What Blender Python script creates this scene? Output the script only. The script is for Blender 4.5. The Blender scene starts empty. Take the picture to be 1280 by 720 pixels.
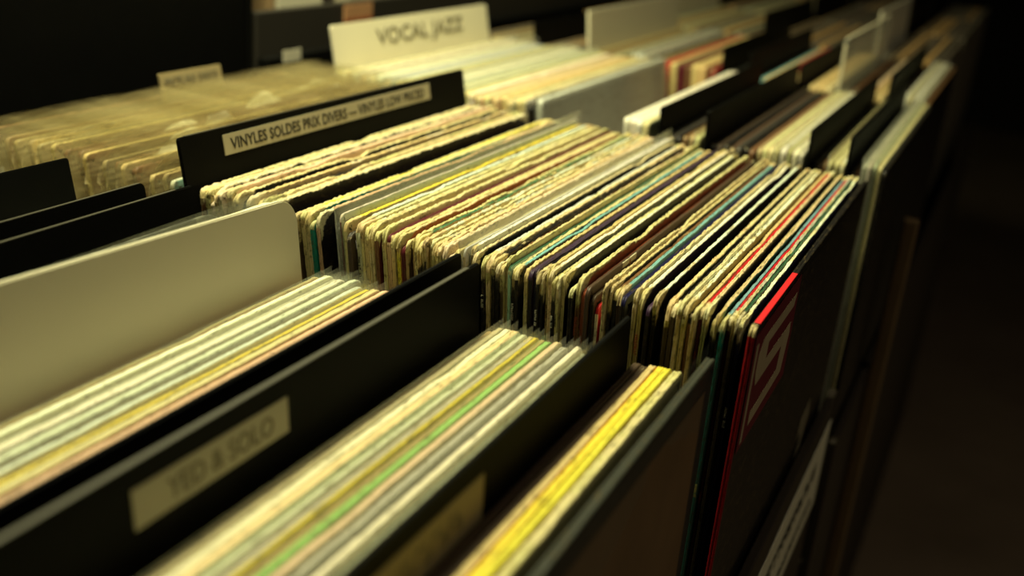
import bpy, bmesh, math, random
from mathutils import Vector, Matrix, noise, Euler
S = bpy.context.scene
COL = S.collection
H = 0.90                 # height of the record tops above the shop floor
rnd = random.Random(11)

# ------------------------------------------------------------------ helpers
def link(o, parent=None):
    COL.objects.link(o)
    if parent: o.parent = parent
    return o
def tag(o, label=None, cat=None, group=None, kind=None):
    if label: o['label'] = label
    if cat: o['category'] = cat
    if group: o['group'] = group
    if kind: o['kind'] = kind
    return o
def empty(name, loc, rot=(0, 0, 0)):
    o = bpy.data.objects.new(name, None); o.empty_display_size = .02
    o.location = loc; o.rotation_euler = rot
    return link(o)
def obj(name, me, mat, parent=None, loc=(0, 0, 0), rot=(0, 0, 0)):
    o = bpy.data.objects.new(name, me); o.location = loc; o.rotation_euler = rot
    if mat: me.materials.append(mat)
    return link(o, parent)
def mesh(name, vs, fs, smooth=True):
    me = bpy.data.meshes.new(name); me.from_pydata(vs, [], fs); me.update()
    if smooth: me.polygons.foreach_set('use_smooth', [True] * len(me.polygons))
    return me
def box_mesh(name, x0, x1, y0, y1, z0, z1, bev=.001):
    bm = bmesh.new()
    m = Matrix.Translation(((x0+x1)/2, (y0+y1)/2, (z0+z1)/2)) @ Matrix.Diagonal((x1-x0, y1-y0, z1-z0, 1))
    bmesh.ops.create_cube(bm, size=1, matrix=m)
    if bev: bmesh.ops.bevel(bm, geom=bm.edges[:], offset=bev, segments=2, profile=.5, affect='EDGES')
    me = bpy.data.meshes.new(name); bm.to_mesh(me); bm.free()
    return me

# ------------------------------------------------------------------ materials
def nt(name):
    m = bpy.data.materials.new(name); m.use_nodes = True
    n = m.node_tree.nodes; l = m.node_tree.links
    return m, n, l, n['Principled BSDF']
def N(n, t, **kw):
    x = n.new(t)
    for k, v in kw.items():
        if k == 'op': x.operation = v
        elif k == 'ins':
            for i, val in v.items(): x.inputs[i].default_value = val
        else: setattr(x, k, v)
    return x
def noise_node(n, l, src, scale, detail=4, rough=.6, mapscale=None):
    if mapscale:
        mp = N(n, 'ShaderNodeMapping'); mp.inputs['Scale'].default_value = mapscale
        l.new(src, mp.inputs[0]); src = mp.outputs[0]
    x = N(n, 'ShaderNodeTexNoise', ins={'Scale': scale, 'Detail': detail, 'Roughness': rough})
    l.new(src, x.inputs['Vector']); return x.outputs['Fac']
def math_node(n, l, op, a, b, clamp=False):
    x = N(n, 'ShaderNodeMath', op=op); x.use_clamp = clamp
    for i, v in enumerate((a, b)):
        if hasattr(v, 'links') or hasattr(v, 'is_linked'): l.new(v, x.inputs[i])
        else: x.inputs[i].default_value = v
    return x.outputs[0]
def mix_col(n, l, fac, a, b, blend='MIX'):
    x = N(n, 'ShaderNodeMix', data_type='RGBA', blend_type=blend)
    for s, v in ((x.inputs[0], fac), (x.inputs[6], a), (x.inputs[7], b)):
        if hasattr(v, 'is_linked'): l.new(v, s)
        elif isinstance(v, (int, float)): s.default_value = v
        else: s.default_value = (*v, 1) if len(v) == 3 else v
    return x.outputs[2]

def sleeve_material(rim_wear_boost=0.0):
    """printed card whose rubbed edges show the bare cream board"""
    m, n, l, p = nt('printed_card')
    geo = N(n, 'ShaderNodeTexCoord').outputs['Object']
    info = N(n, 'ShaderNodeObjectInfo')
    off = N(n, 'ShaderNodeVectorMath', op='SCALE'); l.new(info.outputs['Random'], off.inputs['Scale']); off.inputs[0].default_value = (7, 13, 5)
    add = N(n, 'ShaderNodeVectorMath', op='ADD'); l.new(geo, add.inputs[0]); l.new(off.outputs[0], add.inputs[1])
    P = add.outputs[0]
    def at(nm): return N(n, 'ShaderNodeAttribute', attribute_type='OBJECT', attribute_name=nm)
    cover = at('tint_cover').outputs['Color']; rim = at('tint_rim').outputs['Color']; worn = at('tint_worn').outputs['Color']
    wear = at('rubbed').outputs['Fac']
    edge = N(n, 'ShaderNodeAttribute', attribute_type='GEOMETRY', attribute_name='inset').outputs['Fac']
    zone = N(n, 'ShaderNodeAttribute', attribute_type='GEOMETRY', attribute_name='zone').outputs['Fac']
    base = mix_col(n, l, zone, cover, rim)
    n1 = noise_node(n, l, P, 95, 7, .68, (.55, 1, 1))
    n2 = noise_node(n, l, P, 420, 4, .6, (.5, 1.6, 1))
    n3 = noise_node(n, l, P, 30, 3, .5)
    a = math_node(n, l, 'ADD', math_node(n, l, 'MULTIPLY', n1, 1.5), math_node(n, l, 'MULTIPLY', n2, .6))
    a = math_node(n, l, 'ADD', a, math_node(n, l, 'MULTIPLY', n3, .6))
    a = math_node(n, l, 'ADD', a, wear)
    crn = N(n, 'ShaderNodeAttribute', attribute_type='GEOMETRY', attribute_name='corner').outputs['Fac']
    a = math_node(n, l, 'ADD', a, math_node(n, l, 'MULTIPLY', crn, 1.1))
    a = math_node(n, l, 'SUBTRACT', a, math_node(n, l, 'MULTIPLY', edge, .22))
    a = math_node(n, l, 'SUBTRACT', a, 1.85)
    mask = math_node(n, l, 'MULTIPLY', a, 5.0, True)
    wv = mix_col(n, l, math_node(n, l, 'MULTIPLY', math_node(n, l, 'SUBTRACT', noise_node(n, l, P, 210, 6, .75), .22), 1.7, True), (.34, .26, .12), (1, 1, 1))
    worn2 = mix_col(n, l, .75, worn, wv, 'MULTIPLY')
    c = mix_col(n, l, mask, base, worn2)
    # grubby flecks
    gr = math_node(n, l, 'MULTIPLY', math_node(n, l, 'SUBTRACT', noise_node(n, l, P, 300, 4, .8, (.45, 1.5, 1)), .54), 9, True)
    c = mix_col(n, l, math_node(n, l, 'MULTIPLY', gr, .72), c, (.075, .055, .025))
    l.new(c, p.inputs['Base Color'])
    r = math_node(n, l, 'ADD', math_node(n, l, 'MULTIPLY', mask, .3), .38); l.new(r, p.inputs['Roughness'])
    p.inputs['Specular IOR Level'].default_value = .18
    b = N(n, 'ShaderNodeBump', ins={'Strength': .5, 'Distance': .0006}); l.new(n2, b.inputs['Height']); l.new(b.outputs[0], p.inputs['Normal'])
    return m
CARD = sleeve_material()

def plain(name, col, rough=.5, spec=.4, var=.15, scale=60, bump=.0, bscale=300):
    m, n, l, p = nt(name)
    P = N(n, 'ShaderNodeTexCoord').outputs['Object']
    f = noise_node(n, l, P, scale, 5, .6)
    d = tuple(v * (1 - var) for v in col); u = tuple(min(1, v * (1 + var)) for v in col)
    l.new(mix_col(n, l, f, d, u), p.inputs['Base Color'])
    p.inputs['Roughness'].default_value = rough; p.inputs['Specular IOR Level'].default_value = spec
    if bump:
        b = N(n, 'ShaderNodeBump', ins={'Strength': bump, 'Distance': .0004}); l.new(noise_node(n, l, P, bscale, 4), b.inputs['Height']); l.new(b.outputs[0], p.inputs['Normal'])
    return m
M_BLACK = plain('black_plastic', (.0035, .0035, .003), .6, .05, .3, 40, .25, 700)
M_OLIVE = plain('black_board_cut_edge', (.05, .046, .03), .5, .4, .2, 80)
M_WHITE = plain('white_plastic', (.66, .62, .46), .45, .4, .05, 12)
M_LABEL = plain('label_paper', (.42, .38, .26), .7, .2, .08, 25)
M_LABEL_D = plain('aged_label_paper', (.30, .24, .12), .7, .2, .1, 25)
M_INK = plain('black_ink', (.02, .018, .015), .6, .2)
M_INKF = plain('faded_ink', (.16, .14, .085), .7, .2)
M_INKG = plain('pencil_ink', (.17, .15, .09), .7, .2)
M_INKW = plain('white_ink', (.62, .60, .48), .6, .2)
M_INKY = plain('yellow_ink', (.65, .58, .15), .6, .2)
M_INKR = plain('red_ink', (.45, .10, .06), .6, .2)
M_INKB = plain('brown_ink', (.22, .10, .04), .6, .2)
M_WOOD = plain('dark_stained_wood', (.035, .026, .018), .55, .3, .35, 14, .3, 90)
M_POST = plain('varnished_wood_post', (.20, .13, .06), .5, .3, .3, 20, .3, 90)
M_WALL = plain('dark_painted_wall', (.02, .018, .013), .8, .2, .2, 4)
M_FLOOR = None
def plastic_material(name='clear_polythene', fac=.42, base=.08, col=(.78, .80, .70), bump=.55, rough=.16):
    m, n, l, p = nt(name)
    P = N(n, 'ShaderNodeTexCoord').outputs['Object']
    p.inputs['Base Color'].default_value = (*col, 1); p.inputs['Roughness'].default_value = rough
    p.inputs['Specular IOR Level'].default_value = .8
    b = N(n, 'ShaderNodeBump', ins={'Strength': bump, 'Distance': .003}); l.new(noise_node(n, l, P, 38, 3, .55, (.5, 1, 1.3)), b.inputs['Height']); l.new(b.outputs[0], p.inputs['Normal'])
    tr = N(n, 'ShaderNodeBsdfTransparent'); tr.inputs[0].default_value = (.97, .975, .94, 1)
    lw = N(n, 'ShaderNodeLayerWeight', ins={'Blend': .35}); l.new(b.outputs[0], lw.inputs['Normal'])
    f = math_node(n, l, 'ADD', math_node(n, l, 'MULTIPLY', lw.outputs['Facing'], fac), base, True)
    mx = N(n, 'ShaderNodeMixShader'); l.new(f, mx.inputs[0]); l.new(tr.outputs[0], mx.inputs[1]); l.new(p.outputs[0], mx.inputs[2])
    l.new(mx.outputs[0], n['Material Output'].inputs[0])
    return m
PLASTIC = plastic_material()
PLASTIC_DARK = plastic_material('thin_clear_polythene', .16, .03, (.3, .3, .24), .3)
PLASTIC_CRUMPLED = plastic_material('crumpled_cellophane', .33, .06, (.60, .50, .26), 1.6, .08)

# ------------------------------------------------------------------ record sleeve
W0 = .315
def outline(W, Hh, rc, fine, coarse):
    """points (x, z, nx, nz, part) round the card, from the bottom of the spine up and over the top"""
    pts = []
    z = 0
    cut = Hh - .07
    k = max(3, int(cut / .03))
    for i in range(k): pts.append((0, rc*0 + cut * i / k, -1, 0, 0))
    k = max(3, int((.07 - rc) / fine))
    for i in range(k): pts.append((0, cut + (.07 - rc) * i / k, -1, 0, 0))
    for i in range(7):
        a = math.pi/2 * i / 6
        pts.append((rc - rc*math.cos(a), Hh - rc + rc*math.sin(a), -math.cos(a), math.sin(a), 1))
    k = max(6, int((W - 2*rc) / fine))
    for i in range(1, k): pts.append((rc + (W - 2*rc) * i / k, Hh, 0, 1, 2))
    for i in range(5):
        a = math.pi/2 * i / 4
        pts.append((W - rc + rc*math.sin(a), Hh - rc + rc*math.cos(a), math.sin(a), math.cos(a), 1))
    for i in range(1, coarse): pts.append((W, (Hh - rc) * (1 - i / coarse), 1, 0, 3))
    pts.append((W, 0, .7, -.7, 4))
    for i in range(1, 4): pts.append((W * (1 - i / 4), 0, 0, -1, 4))
    return pts

def sleeve(name, W, Hh, t, rc=.005, fray=.5, fine=.0022, groove=.3, seed=0, parts=True, prof=None, taper=.78):
    """-> (card mesh, spine mesh or None)"""
    pts = outline(W, Hh, rc, fine, 6)
    if prof is None:
        prof = [(-.5, 9., 8.), (-.5, 2.4, 2.), (-.49, .7, .7), (-.44, .15, 0), (-.28, 0, 0), (-.1, .05, 0), (0, groove*1.6, 0), (.1, .05, 0), (.28, 0, 0), (.44, .15, 0), (.49, .7, .7), (.5, 2.4, 2.), (.5, 9., 8.)]
    n, K = len(pts), len(prof); rg = random.Random(int(seed*1000))
    vs, ins, zone, crn = [], [], [], []
    for i, (x, z, nx, nz, part) in enumerate(pts):
        s = x + z
        near_corner = max(0, 1 - math.hypot(min(x, W - x), Hh - z) / .018); tz_ = taper + (1 - taper) * z / Hh
        chip = noise.noise(Vector((s*26, seed*3.1, 7))) ; chip2 = noise.noise(Vector((s*190, seed*5.3, 2)))
        cutin = max(0, chip - .30) * 5.0 * fray + max(0, chip2 - .2) * .9 * fray if part in (1, 2) else 0
        wid = min(1.0, .88 + near_corner * fray * .10 + fray*.16*noise.noise(Vector((s*70, seed, 4)))*(1 if part in (1, 2) else .35))
        for k, (fy, inset, e) in enumerate(prof):
            j = 0
            if e < 3 and part != 4:
                j = noise.noise(Vector((s*340, fy*3, seed*1.7))) * .55 * fray * (1.0 + near_corner if part in (1, 2) else .5 + near_corner)
            if e < 3 and part in (0, 1, 2): j += (rg.random() - .5) * .55 * min(1, fray) * (1 if part else .6)
            d = (inset + cutin * (1 if e < 9 else 0) - j) * .001
            ox, oz = x - nx*d, z - nz*d
            if part == 4: ox = x; oz = inset*.001
            yy = fy * t * tz_ * (wid if e < 3 else 1)
            crn.append(near_corner * min(1.2, fray * 1.5) ** 1.5); vs.append((ox, yy, oz)); ins.append(e); zone.append(0. if e > .5 else 1.)
    fs, sp = [], []
    for i in range(n):
        i2 = (i + 1) % n
        front = pts[i][4] == 0 and pts[i2][4] in (0, 1) and pts[i][1] < Hh - rc - .0005
        for k in range(K - 1):
            f = (i*K + k, i*K + k + 1, i2*K + k + 1, i2*K + k)
            if parts and front and 2 <= k < K - 3: sp.append(f)
            else: fs.append(f)
    fs.append([i*K for i in range(n)]); fs.append([i*K + K - 1 for i in range(n)][::-1])
    def mk(nm, faces):
        me = bpy.data.meshes.new(nm); used = sorted({v for f in faces for v in f}); mp = {v: q for q, v in enumerate(used)}
        me.from_pydata([vs[v] for v in used], [], [[mp[v] for v in f] for f in faces]); me.update()
        a = me.attributes.new('inset', 'FLOAT', 'POINT'); a.data.foreach_set('value', [ins[v] for v in used])
        a = me.attributes.new('zone', 'FLOAT', 'POINT'); a.data.foreach_set('value', [zone[v] for v in used])
        a = me.attributes.new('corner', 'FLOAT', 'POINT'); a.data.foreach_set('value', [crn[v] for v in used])
        me.polygons.foreach_set('use_smooth', [len(p.vertices) == 4 for p in me.polygons])
        return me
    return mk('card_sleeve', fs), (mk('spine', sp) if sp else None)

PAL = dict(K=(.010, .009, .009), C=(.60, .52, .27), W=(.80, .77, .60), G=(.42, .42, .34), S=(.60, .60, .52), R=(.48, .015, .02), r=(.30, .03, .03),
           B=(.16, .08, .035), b=(.07, .045, .03), T=(.01, .22, .18), t=(.18, .36, .36), N=(.012, .012, .05), M=(.09, .012, .02), O=(.62, .22, .07), Y=(.70, .56, .06),
           P=(.05, .03, .06), g=(.04, .12, .06), L=(.26, .48, .13), D=(.04, .04, .035), Z=(.60, .45, .20), F=(.62, .42, .26), Q=(.22, .05, .02), k=(.36, .27, .13), m=(.40, .62, .50),
           p=(.62, .40, .30), E=(.55, .56, .42))
NAMES = dict(K='black', C='cream', W='white', G='grey', S='pale grey', R='bright red', r='dark red', B='brown', b='dark brown', T='teal', t='pale teal', N='navy', M='maroon', O='orange',
             Y='yellow', P='purplish black', g='dark green', L='light green', D='charcoal', Z='tan', F='pinkish tan', Q='rust red', k='kraft brown', m='mint', p='pink', E='greenish cream')
CREAM = (.70, .61, .31)
def paint(o, cover, rim, worn=CREAM, rub=.3):
    j = lambda c: tuple(max(0, min(1, v * rnd.uniform(.92, 1.08))) for v in c)
    o['tint_cover'] = j(PAL[cover]); o['tint_rim'] = j(PAL[rim]); o['tint_worn'] = j(worn); o['rubbed'] = float(rub)

def text_mesh(s, size, depth=.00012, width=None, align='LEFT', shear=0):
    cu = bpy.data.curves.new('t', 'FONT'); cu.body = s; cu.size = size; cu.extrude = depth; cu.align_x = align; cu.resolution_u = 3; cu.shear = shear
    cu.offset = size*.012
    o = bpy.data.objects.new('t', cu); COL.objects.link(o)
    dg = bpy.context.evaluated_depsgraph_get(); dg.update()
    me = bpy.data.meshes.new_from_object(o.evaluated_get(dg)); bpy.data.objects.remove(o); bpy.data.curves.remove(cu)
    if width and len(me.vertices):
        xs = [v.co.x for v in me.vertices]; k = width / (max(xs) - min(xs))
        for v in me.vertices: v.co.x *= k
    return me

def strokes_mesh(n_, h, width, seed, depth=.00012, gaps=.16):
    '''a row of small upright and slanting strokes: print too small or blurred to read'''
    r = random.Random(seed); vs, fs = [], []; x = 0; w = width / n_
    for i in range(n_):
        if r.random() < gaps: continue
        x0 = i*w; kind = r.randrange(4)
        bars = [(x0, x0 + w*.18, 0, h)]
        if kind in (0, 2): bars.append((x0, x0 + w*.72, h*.80, h))
        if kind in (1, 2): bars.append((x0, x0 + w*.66, h*.40, h*.58))
        if kind in (1, 3): bars.append((x0 + w*.5, x0 + w*.72, 0, h*r.choice((.55, 1))))
        if kind == 3: bars.append((x0, x0 + w*.7, 0, h*.18))
        for a, b, c, d in bars:
            k = len(vs)
            vs += [(a, c, -depth), (b, c, -depth), (b, d, -depth), (a, d, -depth), (a, c, depth), (b, c, depth), (b, d, depth), (a, d, depth)]
            fs += [(k, k+3, k+2, k+1), (k+4, k+5, k+6, k+7), (k, k+1, k+5, k+4), (k+1, k+2, k+6, k+5), (k+2, k+3, k+7, k+6), (k+3, k, k+4, k+7)]
    return mesh('strokes', vs, fs, False)
def outer_bag(W, Hh, t, seed, amp=1., top=.005, gap=.00035, over=.004, front=.0035):
    """folded clear bag, open at the top, waving more toward its mouth"""
    us = [W + over, W*.9, W*.75, W*.6, W*.48, W*.36, W*.25, W*.15, W*.08, .02, .006, 0]
    mid = [] if front < .005 else [(-front*.3, .95), (-front*.6, .85), (-front*.85, .75)]
    ring = [(u, 1) for u in us] + mid + [(-front, .55), (-front, -.55)] + [(u, -v) for u, v in mid[::-1]] + [(u, -1) for u in us[::-1]]
    zs = [0.001, Hh*.3, Hh*.6, Hh - .06, Hh - .035, Hh - .018, Hh - .008, Hh - .001, Hh + top*.5, Hh + top]
    vs = []
    for j, z in enumerate(zs):
        q = max(0, (z - Hh + .04) / (.04 + top))
        for (u, sgn) in ring:
            w = .5 + .5*noise.noise(Vector((u*22, z*16, seed*4.7 + sgn*2)))
            mouth = max(0, (z - Hh) / top)
            y = sgn * ((t/2 + gap) * (.78 + .22*z/Hh) + amp*q*.0013*w*w + mouth*amp*.0005*noise.noise(Vector((u*40, seed, sgn))))
            zz = z + (amp*.0028*noise.noise(Vector((u*30, seed*2, sgn*3))) * max(0, (z - Hh + .003)/(top + .003)) if z > Hh - .003 else 0)
            xx = u - (.003*mouth*amp*max(0, noise.noise(Vector((seed, 5, sgn)))+.3) if u < .01 else 0)
            if front > .005 and u < .004 and z > Hh - .012: zz -= (z - Hh + .012) * min(1, (.004 - u) / (front + .004))**2 * .9
            vs.append((xx, y, zz))
    R = len(ring); fs = []
    for j in range(len(zs) - 1):
        for i in range(R - 1):
            fs.append((j*R + i, j*R + i + 1, (j+1)*R + i + 1, (j+1)*R + i))
    return mesh('outer_bag', vs, fs)

def lean_rot(lean, yaw=0): return Euler((-math.radians(lean), 0, math.radians(yaw)), 'XYZ')

REAL = ('EA', 'ROBERT CR', 'WARNSCH')
def record(x, y, ztop, t, cover='K', rim='K', spine=None, rub=.3, worn=CREAM, lean=0., yaw=0., rc=.005, fray=.5, fine=.0022, groove=.3, bag=0, bagtop=.005, label=None, group=None, base=-.32, W=W0,
           parts=True, title=None, tsize=None, tmat=None, tz=.012, detail=True, name='vinyl_record', bagmat=None):
    """top edge of the sleeve at (y, ztop); it stands on the bin floor at z = base and leans back by `lean` degrees"""
    c = math.cos(math.radians(lean)); Hh = (ztop - base) / c - t*.5*math.sin(math.radians(abs(lean)))
    yb = y - math.tan(math.radians(lean)) * ((-.02 if x < -.1 else 0) - base)
    seed = rnd.uniform(0, 90)
    root = empty(name, (x, yb, H + base + t*.5*abs(math.sin(math.radians(lean)))), lean_rot(lean, yaw))
    prof = None if detail else [(-.5, 6., 8.), (-.5, 1.2, 1.2), (-.4, .1, 0), (0, groove, 0), (.4, .1, 0), (.5, 1.2, 1.2), (.5, 6., 8.)]
    me, sp = sleeve('card_sleeve', W, Hh, t, rc, fray, fine, groove, seed, parts, prof)
    o = obj('card_sleeve', me, CARD, root); paint(o, cover, rim, worn, rub)
    if sp:
        s = obj('spine', sp, CARD, root); paint(s, cover, spine or cover, worn, rub - .55)
        if title:
            zlen = tz + .10
            sz_ = tsize or min(t*.62, .0026)
            tm = text_mesh(title, sz_*1.25) if title in REAL else strokes_mesh(len(title), sz_*.85, len(title)*sz_*.75, len(title)*7 + int(y*9000))
            tx = obj('spine_title', tm, tmat or M_INKW, root, (-.0009, 0, Hh - tz - .006))
            # read downwards along the spine: text x -> -z, text y -> +y... facing -x
            for v in tm.vertices:
                X, Y, Z = v.co
                v.co = (-Z, Y - sz_*.42, -X)
            tm.update(); tx.rotation_euler = (0, 0, 0)
    if bag:
        b = obj('outer_bag', outer_bag(W, Hh, t, seed, bag, bagtop, front=.012 if bagmat is PLASTIC_CRUMPLED else .0035), bagmat or PLASTIC, root)
    if label: tag(root, label, 'record', group)
    return root

# ------------------------------------------------------------------ divider boards
def divider(x0, x1, y, ztop, lean=8., thick=.0022, mat=M_BLACK, base=-.32, rc=.0018, edge_mat=None, label='', cat='divider', yaw=0., name='divider_card'):
    c = math.cos(math.radians(lean)); Hh = (ztop - base) / c
    yb = y - math.tan(math.radians(lean)) * (ztop - base)
    root = empty(name, (x0, yb, H + base + thick*.6), lean_rot(lean, yaw))
    W = x1 - x0
    pts = [(0, 0), (W, 0)]
    for i in range(9):
        a = math.pi/2*i/8; pts.append((W - rc + rc*math.cos(a), Hh - rc + rc*math.sin(a)))
    for i in range(9):
        a = math.pi/2*i/8; pts.append((rc - rc*math.sin(a), Hh - rc + rc*math.cos(a)))
    bm = bmesh.new()
    f = bm.faces.new([bm.verts.new((px, thick/2, pz)) for px, pz in pts])
    r = bmesh.ops.extrude_face_region(bm, geom=[f])
    bmesh.ops.translate(bm, verts=[v for v in r['geom'] if isinstance(v, bmesh.types.BMVert)], vec=(0, -thick, 0))
    bmesh.ops.recalc_face_normals(bm, faces=bm.faces)
    bmesh.ops.bevel(bm, geom=[e for e in bm.edges if abs(e.calc_face_angle(0)) > 1.2 and abs(e.verts[0].co.y - e.verts[1].co.y) < 1e-6], offset=thick*.22, segments=2, affect='EDGES')
    me = bpy.data.meshes.new('board'); bm.to_mesh(me); bm.free()
    o = obj('board', me, mat, root)
    tag(root, label, cat)
    root['h'] = Hh
    return root, Hh, thick
def stick_on(e, owner, name, label=None):
    '''what was built round the empty e is stuck to owner: its first mesh becomes a part, the rest sub-parts'''
    bpy.context.view_layer.update()
    M = owner.matrix_world.inverted() @ e.matrix_world
    kids = sorted(e.children, key=lambda k: not k.name.startswith(('paper', 'card'))); main = kids[0]; main.name = name
    main.parent = owner; main.matrix_parent_inverse = Matrix(); main.matrix_basis = M
    for k in kids[1:]:
        k.parent = main
    if label: main['label'] = label
    bpy.data.objects.remove(e)
def face_label(d, x0, x1, zt, zb, s=None, size=.01, width=None, mat=M_LABEL, ink=M_INK, tx=.004, tzc=None, name='label_strip'):
    """paper strip on the near (-y) face; zt, zb measured down from the board's top"""
    root, Hh, th = d
    st = obj(name, box_mesh(name, x0, x1, -th/2 - .0004, -th/2 + .0001, Hh - zb, Hh - zt, 0), mat, root) if mat else None
    if s:
        me = text_mesh(s, size, .0001, width) if s != '~' else strokes_mesh(14, size*.75, width, 5, .0001, 0)
        for v in me.vertices:
            X, Y, Z = v.co; v.co = (X, -Z, Y)
        zc = Hh - (zt + zb)/2 if tzc is None else Hh - tzc
        obj('lettering', me, ink, st or root, (x0 + tx, -th/2 - .00052, zc - size*.35))
    return st

# ================================================================== THE SHOP SHELL
m, n, l, p = nt('worn_floor')
P = N(n, 'ShaderNodeTexCoord').outputs['Object']
f = noise_node(n, l, P, 3.2, 6, .65)
l.new(mix_col(n, l, f, (.12, .085, .055), (.36, .26, .17)), p.inputs['Base Color']); p.inputs['Roughness'].default_value = .55
M_FLOOR = m
fl = obj('floor', box_mesh('floor', -1.6, 6, -3, 3, -.05, 0, 0), M_FLOOR); tag(fl, 'dark worn shop floor', None, None, 'structure')
w = obj('wall_back', box_mesh('wall', 5.9, 6, -3, 3, 0, 2.8, 0), M_WALL); tag(w, 'dark far wall of the shop', kind='structure')
w = obj('wall_left', box_mesh('wall', -1.6, 6, 2.9, 3, 0, 2.8, 0), M_WALL); tag(w, 'dark left wall of the shop', kind='structure')
w = obj('wall_right', box_mesh('wall', -1.6, 6, -3, -2.9, 0, 2.8, 0), M_WALL); tag(w, 'dark right wall of the shop', kind='structure')
w = obj('wall_front', box_mesh('wall', -1.6, -1.5, -3, 3, 0, 2.8, 0), M_WALL); tag(w, 'dark near wall of the shop', kind='structure')
w = obj('ceiling', box_mesh('ceiling', -1.6, 6, -3, 3, 2.8, 2.85, 0), M_WALL); tag(w, 'dark shop ceiling', kind='structure')

# ------------------------------------------------------------------ record bins (one open wooden tray per row on a shared base)
ROWX = [(-.362, -.006), (-.003, .335), (.338, .662), (.665, .993), (1.0, 1.33), (1.337, 1.67), (1.677, 2.0)]
base_z = [-.325]*7
bin_names = ['nearest', 'second', 'third', 'fourth', 'fifth', 'sixth', 'seventh']
YR, YL = -.014, .50
BINS = []
for k, (x0, x1) in enumerate(ROWX):
    YR = -.0055 if k < 2 else -.0125
    r = empty('record_bin', (x0, 0, 0))
    tag(r, f'dark wooden record bin, the {bin_names[k]} from the camera along the aisle', 'record bin')
    W_ = x1 - x0; BINS.append(r)
    obj('tray_floor', box_mesh('tray_floor', .001, W_-.001, YR, YL, H-.338, H-.3205), M_WOOD, r)
    obj('side_panel', box_mesh('side_panel', 0, W_, YR-.006, YR-.0003, H-.46, H-(.165 if k == 1 else .21)), M_WOOD, r)
    obj('side_panel', box_mesh('side_panel', 0, W_, YL, YL+.012, H-.46, H-.05), M_BLACK, r)
    obj('cabinet_base', box_mesh('cabinet_base', .004, W_-.004, YR-.004, YL-.01, .0005, H-.339), M_WOOD, r)

# aisle-side paper label on the second bin
YR = -.0055
s = empty('printed_label', (.0, YR-.0062, H-.222), (0, 0, 0))
obj('paper', box_mesh('paper', .03, .328, -.0006, 0, -.036, .036, 0), plain('pale_label_paper', (.72, .68, .50), .7, .2, .06, 20), s)
for i, (tx, sz, zz, wd) in enumerate((('-'*20, .022, .006, .24), ('-'*30, .013, -.022, .25))):
    me = strokes_mesh(len(tx), sz*.6, wd, i + 40, .0001, 0)
    for v in me.vertices: X, Y, Z = v.co; v.co = (X, -Z, Y)
    obj('lettering', me, M_INK, s, (.05, -.0008, zz))
stick_on(s, BINS[1], 'paper_label', 'cream printed paper label on the aisle side')
# wooden post further up the aisle
s = empty('wooden_post', (.497, -.0255, 0)); tag(s, 'slim varnished wooden post standing against the aisle side of the third bin', 'post')
obj('shaft', box_mesh('shaft', 0, .012, -.006, .006, .012, H-.07, .002), M_POST, s)
obj('foot', box_mesh('foot', -.006, .018, -.010, .0065, 0.0005, .012, .002), M_WOOD, s)

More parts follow.
